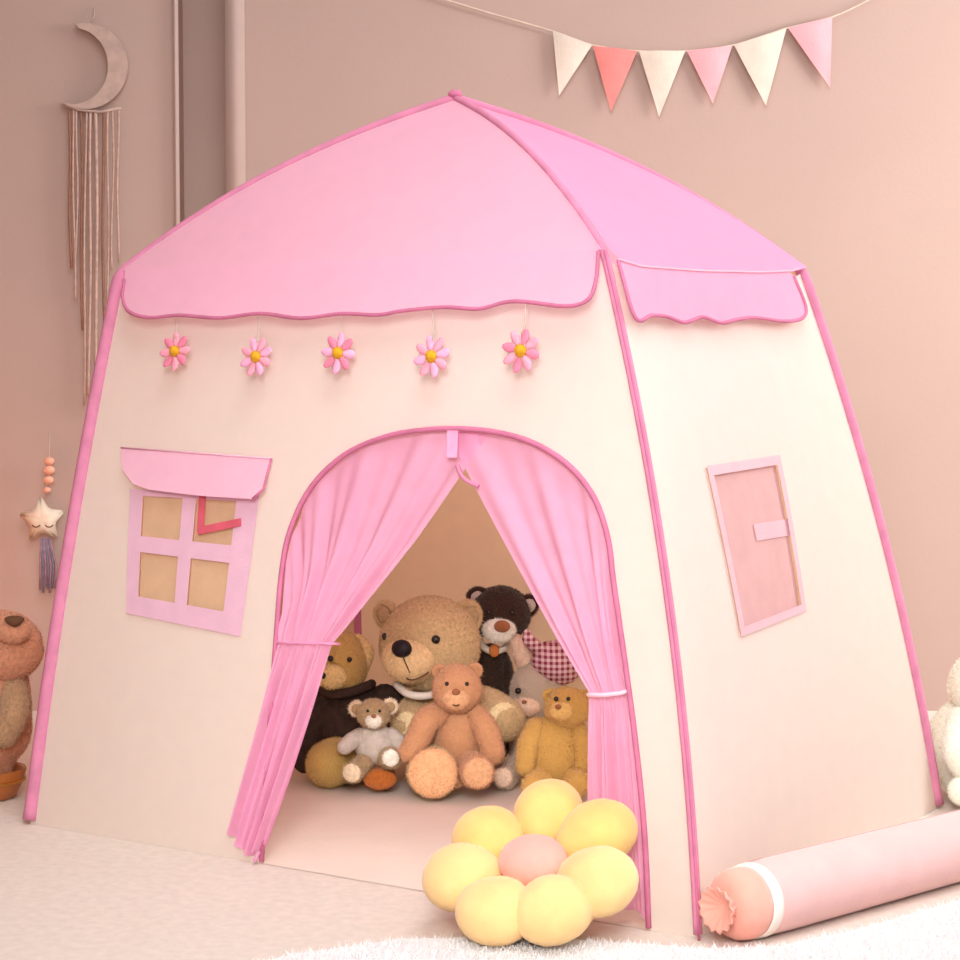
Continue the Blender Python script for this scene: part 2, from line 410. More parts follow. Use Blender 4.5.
AWN = [(.0742, .6781), (.3781, .6679), (.372, .645), (.3645, .615), (.345, .5973), (.2476, .5979), (.145, .604), (.11, .613), (.0834, .6388)]
ad_ = lambda u, t: .003+.22*(.68-t)
aw = tp('window_awning', sheet(shift('front', ad_), AWN, (), .012), M_val)
bm = bmesh.new(); tube(bm, [shift('front', lambda u, t: ad_(u, t)+.001)(u, t) for u, t in AWN[1:5]], .002, 6); tp('piping', bm, M_pipe, aw)
bm = bmesh.new(); tube(bm, [shift('front', lambda u, t: ad_(u, t)+.001)(u, t) for u, t in AWN[:2]], .0015, 6); tp('top_seam', bm, M_val, aw)
def ribbon(f, P, w, d):
    bm = bmesh.new(); n = len(P)
    for (a, b) in zip(P, P[1:]):
        dx, dy = b[0]-a[0], b[1]-a[1]; L = math.hypot(dx*1.2, dy); px, py = -dy/L*w/1.2, dx*1.2/L*w
        ex, ey = dx*.06, dy*.06
        q = [(a[0]-ex+px, a[1]-ey+py), (b[0]+ex+px, b[1]+ey+py), (b[0]+ex-px, b[1]+ey-py), (a[0]-ex-px, a[1]-ey-py)]
        top = [bm.verts.new(off(f, d+.002)(*z)) for z in q]; bot = [bm.verts.new(off(f, d-.001)(*z)) for z in q]
        bm.faces.new(top); bm.faces.new(bot[::-1])
        for i in range(4): bm.faces.new((top[i], bot[i], bot[(i+1) % 4], top[(i+1) % 4]))
    return bm
tp('window_strap', ribbon('front', [(.2573, .600), (.2595, .540), (.3294, .5575)], .0065, .006), M_strap, smooth=False)
# right window
rf = tp('window_frame', sheet(off('right', .004), [quad(RWIN, -.015, -.01), quad(RWIN, 1.015, -.01), quad(RWIN, 1.015, 1.01), quad(RWIN, -.015, 1.01)],
        [[quad(RWIN, .05, .05), quad(RWIN, .95, .05), quad(RWIN, .95, .96), quad(RWIN, .05, .96)]], .03), M_rwf)
tp('net_pane', sheet(off('right', -.002), [quad(RWIN, .03, .02), quad(RWIN, .97, .02), quad(RWIN, .97, .98), quad(RWIN, .03, .98)], (), .04), M_pnet, rf)
bm = sheet(off('right', .0), [(.385, .572), (.552, .572), (.551, .545), (.385, .545)], (), .03); tp('net_seam', bm, M_rwf, rf)

# ------------------------------------------------------------------ daisies under the valance
M_pet = [mat('daisy_pink_petal', (244, 158, 178), var=.06, scale=60), mat('daisy_rose_petal', (232, 130, 156), var=.06, scale=60), mat('daisy_lilac_petal', (240, 168, 200), var=.06, scale=60)]
M_yel = mat('daisy_yellow_centre', (236, 168, 36), var=.12, scale=150, bump=.6)
M_thr = mat('pale_thread', (206, 186, 172))
DAISY = [(.1704, .8493, .1627, .905, .1, 0), (.3425, .8396, .3434, .905, .4, 2), (.5038, .8456, .5097, .903, .7, 1), (.6748, .8398, .6837, .912, .25, 2), (.8285, .8484, .8487, .916, .55, 0)]
DL = ['pink daisy ornament hanging nearest the left roof corner, above the pink window awning', 'lilac-pink daisy ornament second from the left under the scalloped roof edge',
      'rose daisy ornament in the middle of the row of five under the roof edge', 'lilac-pink daisy ornament hanging above the top of the door arch', 'pink daisy ornament nearest the front corner pole, hanging highest']
for i, (u, t, u1, t1, rz, mi) in enumerate(DAISY):
    n = SN('front', u, t); c = off('front', .030)(u+.022, t-.004)
    d = thing('daisy_ornament', DL[i], 'ornament', c, 0, 'daisy ornaments under the roof edge')
    xa = V((1, 0, 0)); ya = n.cross(xa).normalized()
    tilt = [.0, .1, -.1, .25, .3][i]
    for k in range(8):
        a = rz+k*PI/4; dr = xa*math.cos(a)+ya*math.sin(a)
        bm = bmesh.new()
        mtx = Matrix((dr, n.cross(dr), n)).transposed()
        def petal(nn, q, mtx=mtx): 
            w = 1-.35*(nn.x < 0)*abs(nn.x)
            return mtx @ V((q.x, q.y*w, q.z+.003*nn.x*nn.x))
        ball(bm, dr*.0205, (.0125, .0076, .0032), None, 2, 0, petal)
        link('petal', bm, M_pet[(mi+(k % 2)) % 3], d)
    bm = bmesh.new(); ball(bm, n*.003, (.0098, .0085, .0098), None, 2, .0006); link('centre', bm, M_yel, d)
    top = off('front', .030)(u1+.02, t1-.002)-c
    bm = bmesh.new(); tube(bm, [top, top*.6+V((.002, 0, 0)), ya*-.0 + V((0, 0, .024))], .0011, 6); link('thread', bm, M_thr, d)

# ------------------------------------------------------------------ soft toys
def traced(gx, gy):
    """a toy's own frame on the floor, facing the camera; P(px,py,dy) gives metres in that frame"""
    g = ground(gx, gy); dep = (g-CAM).dot(FW); k = dep/FPX
    sl = (gy-420)/FPX
    def P(px, py, dy=0.0):
        s = k*(1+dy/dep)
        z = (gy-py)*k*1.01 - dy*((py-370)/FPX)
        return V(((px-480)*s - (gx-480)*k, dy, z))
    return g, k, P
TURN = -YAW
M_eye = mat('black_glass_eye', (18, 14, 14), rough=.15, var=0, bump=0, spec=.6)
M_black = mat('black_stitched_nose', (28, 20, 26), rough=.5, var=.1, bump=.3)
M_stitch = mat('brown_stitching', (96, 62, 40), var=.05)
F_tan = fur('tan_plush', (190, 162, 118)); F_tanl = fur('pale_tan_plush', (216, 186, 138)); F_cream = fur('cream_plush_pad', (232, 206, 160))
F_peach = fur('peach_plush_pad', (226, 172, 126)); F_car = fur('caramel_plush', (200, 150, 104), (190, 140, 104)); F_carl = fur('light_caramel_plush', (210, 164, 122))
F_dark = fur('dark_brown_plush', (56, 38, 28)); F_white = fur('white_plush', (236, 222, 204)); F_grey = fur('grey_inner_plush', (176, 164, 152))
F_brown = fur('chestnut_plush', (146, 92, 58)); F_rust = fur('rust_sole_plush', (176, 100, 42))
F_olive = fur('straw_yellow_plush', (198, 168, 98), (186, 150, 84)); F_olivel = fur('pale_straw_plush', (214, 188, 128))
F_jump = mat('dark_brown_knit', (60, 44, 36), rough=.95, var=.15, scale=80, bump=.6, bscale=220)
F_gtan = fur('grey_tan_plush', (168, 142, 104)); F_gl = fur('pale_grey_plush', (216, 198, 168)); F_swe = mat('grey_cream_knit', (206, 196, 182), rough=.95, var=.06, scale=90, bump=.6, bscale=260)
F_gold = fur('golden_plush', (206, 166, 92), (196, 156, 82)); F_goldl = fur('pale_gold_plush', (214, 178, 108))
F_bun = fur('grey_cream_plush', (192, 176, 150), (178, 158, 140)); F_bunp = fur('pinkish_cream_plush', (220, 190, 164))
M_ging = gingham('red_white_gingham', (232, 200, 200), (140, 46, 70), .0105)
M_ribbon = mat('white_ribbon', (240, 230, 214), rough=.6, var=.02); M_orange = mat('orange_tie', (206, 122, 60), var=.08)

def part(name, m, parent, build):
    bm = bmesh.new(); build(bm)
    if m.name in FUR and name not in ('nose', 'inner_ear'): hairs(bm)
    return link(name, bm, m, parent)
def eb(c, r, rot=None, sub=3, fuzz=.0012, shape=None): return lambda bm: ball(bm, c, r, rot, sub, fuzz, shape)
def lb(pts, rads, fuzz=.0012): return lambda bm: limb(bm, pts, rads, 18, 6, fuzz)
def head_shape(n, q):                                   # cheeks fuller than the crown
    w = 1+.10*max(0, -n.z)*(1-abs(n.z)); return V((q.x*w, q.y*w, q.z))
def cup(n, q):                                          # an ear: a shallow bowl, hollow to the front
    return V((q.x, q.y+(.55*abs(q.y)+.35*min(q.y, 0)*-1.6 if n.y < 0 else 0)*max(0, 1-1.4*(n.x*n.x+n.z*n.z)), q.z))
def smile(c, w, h, yaw=0.0, dep=.012):
    Rz = Matrix.Rotation(yaw, 3, 'Z')
    pts = [V(c)+Rz @ V((w*a, dep*a*a, h*(a*a-1))) for a in [-1+i/8 for i in range(17)]]
    return lambda bm: tube(bm, pts, .0013, 6)
def ear(parent, c, r, m, mi=None, rot=(0, 0, 0), th=.45):
    e = part('ear', m, parent, eb(c, (r, r*th, r), rot, 3, .0012, cup))
    if mi: part('inner_ear', mi, e, eb(V(c)+Euler(rot).to_matrix() @ V((0, -r*th*.55, 0)), (r*.62, r*.22, r*.62), rot, 2, .0008))
    return e
def paw(parent, c, r, m, direction, name='paw_pad'):
    d = V(direction).normalized(); q = V((0, -1, 0)).rotation_difference(d).to_euler()
    return part(name, m, parent, eb(V(c)+d*r*.0, (r, r*.3, r), q, 3, .0006))

# --- big tan bear
g, k, P = traced(440, 776)
t = thing('teddy_bear', 'largest tan teddy bear with a big black nose and white neck ribbon, in the tent', 'teddy bear', g, TURN)
part('torso', F_tan, t, eb(P(450, 724, -.015), (.086, .062, .092), None, 4))
hd = part('head', F_tan, t, eb(P(430, 644, -.03), (.093, .08, .088), None, 4, .0014, head_shape))
ear(t, P(386, 615, -.01), .027, F_tan, F_gtan, (0, .3, -.6)); ear(t, P(467, 618, .0), .034, F_tan, F_gtan, (0, -.3, .6))
mz = part('muzzle', F_tanl, hd, eb(P(410, 660, -.085), (.052, .046, .042), (0, 0, -.45), 4, .001))
part('nose', M_black, mz, eb(P(402, 649, -.128), (.0195, .014, .0165), (0, 0, -.45), 3, .0006))
part('mouth', M_stitch, mz, smile(P(411, 673, -.128), .026, .013, -.45, .02))
part('mouth_seam', M_stitch, mz, lambda bm: tube(bm, [P(403, 656, -.134), P(406, 664, -.134), P(410, 673, -.130)], .0013, 6))
part('eye', M_eye, hd, eb(P(436, 640, -.108), .0085, None, 2, 0)); part('eye', M_eye, hd, eb(P(386, 637, -.062), .0075, None, 2, 0))
part('neck_ribbon', M_ribbon, t, lambda bm: tube(bm, catmull([P(396, 684, -.055), P(408, 694, -.085), P(425, 696, -.09), P(443, 692, -.075), P(452, 688, -.04)], 5), .0075, 8))
a = part('arm', F_tan, t, lb([P(476, 702, -.01), P(488, 708, -.05), P(502, 719, -.085)], [.032, .036, .041])); paw(a, P(504, 719, -.112), .030, F_cream, (.25, -1, .1))
a = part('arm', F_tan, t, lb([P(420, 704, -.02), P(412, 714, -.06), P(408, 724, -.09)], [.028, .03, .032])); paw(a, P(407, 724, -.115), .022, F_cream, (-.3, -1, .1))
a = part('leg', F_tan, t, lb([P(426, 758, -.03), P(428, 766, -.10), P(433, 772, -.195)], [.034, .034, .047])); paw(a, P(433, 773, -.235), .044, F_peach, (-.05, -1, .05), 'foot_pad')
a = part('leg', F_tan, t, lb([P(470, 754, -.01), P(484, 763, -.045), P(494, 766, -.065)], [.032, .028, .024]))

# --- caramel bear in its lap
g, k, P = traced(459, 795)
t = thing('teddy_bear', 'caramel brown teddy bear sitting in the lap of the largest tan bear', 'teddy bear', g, TURN)
part('torso', F_car, t, eb(P(459, 740, .0), (.044, .040, .057), None, 4, .002))
hd = part('head', F_car, t, eb(P(457, 689, -.012), (.043, .04, .044), None, 4, .002, head_shape))
ear(t, P(440, 672, -.004), .014, F_car); ear(t, P(475, 671, -.004), .014, F_car)
mz = part('muzzle', F_carl, hd, eb(P(456, 699, -.046), (.024, .017, .019), None, 3, .001))
part('nose', F_brown, mz, eb(P(456, 692, -.061), (.008, .005, .006), None, 2, 0))
part('mouth', M_stitch, mz, smile(P(456, 703, -.063), .011, .005))
part('eye', M_eye, hd, eb(P(447, 684, -.049), .0038, None, 2, 0)); part('eye', M_eye, hd, eb(P(467, 684, -.049), .0038, None, 2, 0))
part('arm', F_car, t, lb([P(439, 714, -.005), P(426, 722, -.03), P(416, 742, -.045), P(409, 752, -.05)], [.022, .023, .021, .018], .0018))
part('arm', F_car, t, lb([P(476, 716, -.005), P(486, 730, -.03), P(493, 752, -.04)], [.021, .022, .021], .0018))
part('leg', F_car, t, lb([P(455, 766, .0), P(455, 774, -.02), P(456, 779, -.035)], [.02, .018, .016], .0018))
a = part('leg', F_car, t, lb([P(466, 763, -.01), P(474, 768, -.05), P(477, 772, -.085)], [.028, .028, .030], .0018)); paw(a, P(478, 773, -.112), .026, F_carl, (.1, -1, .05), 'foot_pad')

# --- straw coloured bear in a dark jumper
g, k, P = traced(350, 779)
t = thing('teddy_bear', 'straw-yellow teddy bear in a dark brown jumper, beside the left curtain', 'teddy bear', g, TURN)
part('torso', F_jump, t, eb(P(356, 726, .0), (.082, .06, .082), None, 4))
hd = part('head', F_olive, t, eb(P(344, 663, -.02), (.043, .05, .058), (0, -.15, 0), 4, .0025, head_shape))
ear(t, P(334, 636, -.0), .018, F_olive); e = part('ear', F_olivel, t, lb([P(358, 641, -.005), P(366, 652, -.012), P(364, 668, -.02)], [.012, .015, .011], .0015))
mz = part('muzzle', F_olivel, hd, eb(P(333, 676, -.06), (.028, .026, .024), None, 3, .0015))
part('nose', M_black, mz, eb(P(324, 676, -.08), (.007, .006, .006), None, 2, 0))
part('eye', M_eye, hd, eb(P(331, 659, -.066), .0058, None, 2, 0)); part('eye', M_eye, hd, eb(P(350, 660, -.069), .005, None, 2, 0))
part('collar', F_jump, t, lambda bm: tube(bm, catmull([P(322, 690, -.03), P(335, 694, -.058), P(352, 692, -.06), P(368, 686, -.04), P(372, 684, .0)], 5), .009, 8))
part('arm', F_jump, t, lb([P(328, 700, .0), P(314, 722, -.02), P(305, 760, -.03)], [.03, .03, .024])); 
part('arm', F_jump, t, lb([P(385, 700, .0), P(398, 716, -.02), P(402, 745, -.03)], [.03, .028, .022]))
part('leg', F_olive, t, lb([P(350, 757, -.02), P(338, 760, -.06), P(329, 764, -.085)], [.038, .042, .042], .002))
a = part('leg', F_brown, t, lb([P(372, 763, -.02), P(378, 771, -.08), P(381, 776, -.115)], [.024, .025, .025], .0015)); part('foot_pad', F_rust, a, eb(P(380, 779, -.143), (.030, .009, .019), None, 3, .0006))

# --- small grey bear in a sweater
g, k, P = traced(374, 793)
t = thing('teddy_bear', 'smallest grey teddy bear in a pale knitted sweater, leaning on the dark jumper', 'teddy bear', g, TURN)
part('torso', F_swe, t, eb(P(375, 744, .0), (.037, .030, .038), None, 4))
hd = part('head', F_gtan, t, eb(P(374, 714, -.012), (.030, .027, .027), None, 4, .001, head_shape))
ear(t, P(357, 709, -.004), .0155, F_gl, F_gtan, (0, 0, -.2)); ear(t, P(390, 707, -.004), .0155, F_gl, F_gtan, (0, 0, .2))
mz = part('muzzle', F_white, hd, eb(P(374, 721, -.036), (.015, .011, .0125), None, 3, .0006))
part('nose', F_brown, mz, eb(P(374, 716, -.047), (.005, .003, .004), None, 2, 0))
part('eye', M_eye, hd, eb(P(368, 711, -.038), .0028, None, 2, 0)); part('eye', M_eye, hd, eb(P(380, 711, -.038), .0028, None, 2, 0))
a = part('arm', F_swe, t, lb([P(360, 736, .0), P(352, 741, -.015), P(345, 747, -.025)], [.015, .0155, .014], .0008))
a = part('arm', F_swe, t, lb([P(391, 735, .0), P(398, 742, -.012), P(401, 753, -.02)], [.014, .015, .013], .0008))
a = part('leg', F_gtan, t, lb([P(386, 757, -.01), P(389, 758, -.03), P(391, 758, -.045)], [.018, .018, .019], .001)); paw(a, P(391, 758, -.062), .015, F_white, (.1, -1, .05), 'foot_pad')
a = part('leg', F_gtan, t, lb([P(366, 760, -.01), P(358, 769, -.035), P(353, 773, -.05)], [.017, .017, .018], .001)); paw(a, P(352, 773, -.066), .0165, F_gl, (-.2, -1, 0), 'foot_pad')

# --- dark brown bear
g, k, P = traced(492, 765)
t = thing('teddy_bear', 'dark brown teddy bear with white muzzle and orange tie, highest behind the pile', 'teddy bear', g, TURN)
part('torso', F_dark, t, lb([P(492, 739, -.012), P(491, 700, -.012), P(490, 660, -.012)], [.041, .037, .03]))
hd = part('head', F_dark, t, eb(P(500, 614, -.034), (.058, .046, .052), None, 4, .0014, head_shape))
ear(t, P(478, 599, -.034), .023, F_dark, F_grey, (0, 0, -.1)); ear(t, P(528, 606, -.034), .022, F_dark, F_grey, (0, 0, .3))
mz = part('muzzle', F_white, hd, eb(P(499, 631, -.076), (.032, .024, .024), None, 3, .001))
part('nose', F_brown, mz, eb(P(502, 627, -.100), (.0155, .009, .0115), None, 3, .0004))
part('eye', M_eye, hd, eb(P(489, 613, -.078), .005, None, 2, 0)); part('eye', M_eye, hd, eb(P(512, 613, -.078), .005, None, 2, 0))
part('collar', M_ribbon, t, lambda bm: tube(bm, catmull([P(480, 641, -.03), P(484, 648, -.045), P(493, 652, -.05), P(504, 649, -.044), P(508, 643, -.03)], 4), .0065, 8))
part('tie', M_orange, t, eb(P(494, 651, -.055), (.010, .006, .013), None, 3, .0006))
part('arm', F_dark, t, lb([P(482, 660, .0), P(476, 675, -.015), P(476, 700, -.02)], [.018, .018, .015])); part('arm', F_dark, t, lb([P(500, 660, .0), P(504, 675, -.015), P(502, 700, -.02)], [.018, .018, .015]))

# --- grey cream bunny in a gingham scarf
g, k, P = traced(540, 772)
t = thing('plush_bunny', 'grey-cream plush rabbit in a red and white checked headscarf, behind the golden bear', 'plush toy', g, TURN)
part('torso', F_bun, t, eb(P(536, 735, .0), (.050, .042, .068), None, 4, .0025))
hd = part('head', F_bun, t, eb(P(538, 690, -.015), (.052, .045, .058), (0, .2, 0), 4, .0025))
part('muzzle', F_bunp, hd, eb(P(527, 706, -.05), (.026, .02, .018), None, 3, .0015))
part('nose', F_brown, hd, eb(P(524, 702, -.07), (.005, .004, .004), None, 2, 0))
part('eye', M_eye, hd, eb(P(518, 691, -.055), .0062, None, 2, 0))
part('ear', F_bunp, t, lb([P(527, 662, .0), P(521, 650, -.005), P(517, 642, -.005)], [.022, .021, .013], .0015))
part('headscarf', M_ging, t, lambda bm: ball(bm, P(555, 665, -.018), (.048, .05, .046), (0, .35, 0), 4, .002, lambda n, q: V((q.x, q.y, q.z*(1 if n.z > -.3 else .8)))))
part('scarf_knot', M_ging, t, lb([P(540, 650, -.03), P(529, 641, -.04), P(527, 634, -.035)], [.013, .012, .008], .001))
part('arm', F_bun, t, lb([P(524, 715, -.005), P(520, 735, -.02), P(519, 752, -.025)], [.02, .019, .018], .002))
a = part('leg', F_bun, t, lb([P(528, 760, -.02), P(515, 768, -.10), P(505, 777, -.175)], [.022, .021, .022], .0025)); paw(a, P(503, 777, -.197), .018, F_bunp, (-.2, -1, 0), 'foot_pad')

# --- golden bear
g, k, P = traced(556, 798)
t = thing('teddy_bear', 'golden yellow teddy bear beside the right curtain, behind the top petal of the flower cushion', 'teddy bear', g, TURN)
part('torso', F_gold, t, eb(P(555, 750, .0), (.052, .045, .062), None, 4, .0025))
hd = part('head', F_gold, t, eb(P(567, 708, -.012), (.040, .036, .036), None, 4, .0022, head_shape))
ear(t, P(550, 696, -.004), .013, F_gold); ear(t, P(586, 698, -.002), .0155, F_gold, F_goldl)
mz = part('muzzle', F_goldl, hd, eb(P(561, 711, -.044), (.020, .015, .016), None, 3, .001))
part('nose', F_brown, mz, eb(P(558, 707, -.058), (.006, .004, .005), None, 2, 0))
part('eye', M_eye, hd, eb(P(556, 699, -.044), .0045, None, 2, 0)); part('eye', M_eye, hd, eb(P(568, 699, -.047), .0038, None, 2, 0))
part('arm', F_gold, t, lb([P(536, 729, -.005), P(529, 745, -.025), P(525, 765, -.03)], [.02, .02, .017], .002))
part('arm', F_gold, t, lb([P(575, 730, -.005), P(581, 745, -.02), P(582, 765, -.025)], [.019, .019, .016], .002))
part('leg', F_gold, t, lb([P(543, 776, -.01), P(537, 782, -.04), P(533, 786, -.06)], [.026, .023, .02], .002))
part('leg', F_gold, t, lb([P(570, 776, -.01), P(575, 780, -.03), P(578, 783, -.045)], [.026, .024, .024], .002))

# --- brown plush at the left edge in a wooden bowl
M_bowl = mat('glossy_orange_wood', (166, 98, 48), rough=.3, var=.15, scale=14, bump=.05, spec=.5)
g, k, P = traced(-8, 798)
F_wallb = fur('warm_brown_plush', (186, 128, 98)); F_wallb2 = fur('olive_brown_plush', (160, 124, 92))
bowl = thing('wooden_bowl', 'round orange-brown wooden bowl on the floor at the left edge', 'bowl', g, TURN)
bm = bmesh.new(); prof = [(.001, .0), (.035, .0), (.044, .006), (.055, .03), (.061, .052), (.059, .055), (.055, .052), (.048, .03), (.036, .014), (.001, .010)]
rings = [[bm.verts.new((r*math.cos(2*PI*j/40), r*math.sin(2*PI*j/40), z)) for j in range(40)] for r, z in prof]
for i in range(len(rings)-1):
    for j in range(40): bm.faces.new((rings[i][j], rings[i][(j+1) % 40], rings[i+1][(j+1) % 40], rings[i+1][j]))
link('bowl_body', bm, M_bowl, bowl)
bm = bmesh.new(); tube(bm, [V((.0575*math.cos(2*PI*j/40), .0575*math.sin(2*PI*j/40), .034)) for j in range(40)], .003, 8, True); link('brass_band', bm, mat('brass', (214, 170, 96), rough=.25, metal=1, var=.03, bump=0), bowl)
g2 = g+V((0, 0, .014))
t = thing('plush_bear', 'brown plush bear with a dark nose, sitting in the wooden bowl at the left edge', 'plush toy', g2, TURN)
def Q(px, py, dy=0.): return P(px, py, dy)-V((0, 0, .014))
part('torso', F_wallb, t, lb([Q(-6, 760, .0), Q(-4, 735, .0), Q(-4, 690, .0)], [.038, .062, .062]))
hd = part('head', F_wallb, t, eb(Q(2, 648, -.015), (.075, .06, .065), None, 4, .0012, head_shape))
mz = part('muzzle', F_wallb, hd, eb(Q(15, 632, -.068), (.03, .022, .022), None, 3, .0008))
part('nose', M_stitch, mz, eb(Q(17, 622, -.088), (.016, .008, .010), None, 3, .0003, lambda n, q: V((q.x*(1+.5*n.z), q.y, q.z))))
part('eye', M_eye, hd, eb(Q(-8, 622, -.066), .005, None, 2, 0))
ear(t, Q(-32, 606, .0), .024, F_wallb)
part('arm', F_wallb2, t, lb([Q(14, 690, -.03), Q(16, 712, -.06), Q(6, 735, -.07)], [.026, .026, .022]))

# --- cream plush at the right edge
g, k, P = traced(985, 799)
F_cr = fur('ivory_plush', (246, 228, 212), var=.04)
t = thing('plush_bunny', 'ivory plush rabbit at the right edge behind the tent corner', 'plush toy', g, TURN)
part('torso', F_cr, t, eb(P(983, 748, .0), (.104, .08, .098), None, 4, .0012))
hd = part('head', F_cr, t, eb(P(990, 685, -.02), (.074, .065, .066), None, 4, .0012, head_shape))
part('ear', F_cr, t, lb([P(1000, 650, .0), P(1004, 615, .01), P(1008, 580, .015)], [.02, .024, .014]))
part('eye', M_eye, hd, eb(P(984, 680, -.083), .006, None, 2, 0)); part('eye', M_eye, hd, eb(P(1014, 680, -.08), .006, None, 2, 0))
part('nose', F_peach, hd, eb(P(1000, 693, -.088), (.007, .005, .005), None, 2, 0))
part('leg', F_cr, t, lb([P(975, 785, -.03), P(966, 790, -.08), P(962, 791, -.105)], [.03, .027, .024])); part('leg', F_cr, t, lb([P(1010, 785, -.03), P(1018, 790, -.08), P(1020, 791, -.105)], [.03, .027, .024]))
part('arm', F_cr, t, lb([P(960, 722, -.05), P(956, 748, -.08), P(962, 766, -.085)], [.026, .026, .022]))

# ------------------------------------------------------------------ flower cushion
M_fy = mat('yellow_plush', (243, 195, 118), rough=.95, var=.04, scale=25, bump=.35, bscale=500, sheen=.3)
M_fy2 = mat('pale_yellow_plush', (246, 203, 138), rough=.95, var=.04, scale=25, bump=.35, bscale=500, sheen=.3)
M_fp = mat('coral_pink_plush', (248, 170, 156), rough=.95, var=.04, scale=25, bump=.35, bscale=500, sheen=.3)
fc = V((.464, -.116, .098)); fr_ = V((fc.x, fc.y, 0))
fl = thing('flower_cushion', 'yellow flower-shaped plush cushion with a coral centre, on the floor before the doorway', 'cushion', fr_, .13)
TL = .497; ca, sa = math.cos(TL), math.sin(TL)
fx, fup, fn_ = V((1, 0, 0)), V((0, ca, sa)), V((0, -sa, ca))
CZ = V((0, 0, .096))
for i in range(7):
    a = 1.772-2*PI*i/7+[0, .03, -.08, 0, 0, -.08, 0][i]; dr = fx*math.cos(a)+fup*math.sin(a); pe = fn_.cross(dr)
    rad, ra, rb = [(.106, .061, .049), (.098, .060, .050), (.094, .056, .052), (.088, .052, .054), (.088, .052, .054), (.098, .056, .052), (.094, .057, .050)][i]
    mtx = Matrix((dr, pe, fn_)).transposed()
    def pt(n, q, mtx=mtx): return mtx @ V((q.x, q.y*(1-.2*max(0, -n.x)+.06*max(0, n.x)), q.z*(1-.15*max(0, -n.x))))
    bm = bmesh.new(); ball(bm, CZ+dr*rad, (ra, rb, .042), None, 4, .0008, pt); link('petal', bm, M_fy if i in (0, 6, 1) else M_fy2, fl)
mtx = Matrix((fx, fup, fn_)).transposed()
bm = bmesh.new(); ball(bm, CZ+fn_*.012, (.048, .042, .03), None, 4, .0008, lambda n, q: mtx @ q); link('centre', bm, M_fp, fl)
bm = bmesh.new(); ball(bm, V((0, .012, .048)), (.085, .075, .046), None, 4, .0008); link('back_pad', bm, M_fy, fl)

# ------------------------------------------------------------------ bolster
M_bp = mat('pale_pink_velour', (234, 186, 182), rough=.9, var=.02, scale=20, bump=.2, bscale=400, sheen=.3)
M_bc = mat('coral_velour', (246, 172, 154), rough=.9, var=.04, scale=20, bump=.2, bscale=400, sheen=.3)
M_bw = mat('white_trim_band', (250, 236, 226), var=.02)
b0 = V((.713, .075, .05)); bd = V((.285, .958, 0)).normalized()
bo = thing('bolster_pillow', 'long pale pink bolster pillow with a coral gathered end, lying along the tent side', 'pillow', (b0.x, b0.y, 0))
base = V((b0.x, b0.y, 0))
def along(s, r): return (b0+bd*s-base, r)
def lathe(name, prof, m, ripple=0.0, nr=9):
    bm = bmesh.new(); sx = bd.cross(V((0, 0, 1))).normalized(); rings = []
    for s, r in prof:
        ring = []
        for j in range(48):
            a = 2*PI*j/48; rr = r*(1+ripple*math.sin(nr*a)*max(0, -s/.05))
            p = b0-base+bd*s+(sx*math.cos(a)+V((0, 0, 1))*math.sin(a))*rr
            p.z = max(p.z, .002); ring.append(bm.verts.new(p))
        rings.append(ring)
    for A, B in zip(rings, rings[1:]):
        for j in range(48): bm.faces.new((A[j], A[(j+1) % 48], B[(j+1) % 48], B[j]))
    bm.faces.new(rings[0][::-1]); bm.faces.new(rings[-1])
    return link(name, bm, m, bo)
lathe('cushion_body', [(-.02, .046), (-.015, .049), (.02, .0505), (.3, .0505), (.6, .0505), (.76, .0495), (.79, .045)], M_bp)
lathe('trim_band', [(-.036, .047), (-.033, .0500), (-.022, .0505), (-.017, .049)], M_bw)
lathe('end_puff', [(-.078, .018), (-.077, .030), (-.072, .040), (-.062, .0465), (-.048, .0485), (-.034, .047)], M_bc, .006, 16)
lathe('gathered_ruffle', [(-.080, .003), (-.083, .010), (-.092, .021), (-.097, .027), (-.098, .030), (-.095, .029), (-.088, .023), (-.081, .018), (-.076, .018)], M_bc, .05, 13)
lathe('end_puff', [(.785, .047), (.80, .045), (.82, .036), (.83, .016)], M_bc)
bm = bmesh.new(); tube(bm, [b0-base+bd*s+V((-.02, 0, .0465)) for s in (-.01, .2, .35, .5, .65, .75)], .0014, 6); link('seam', bm, mat('dusty_rose_seam', (206, 160, 156)), bo)

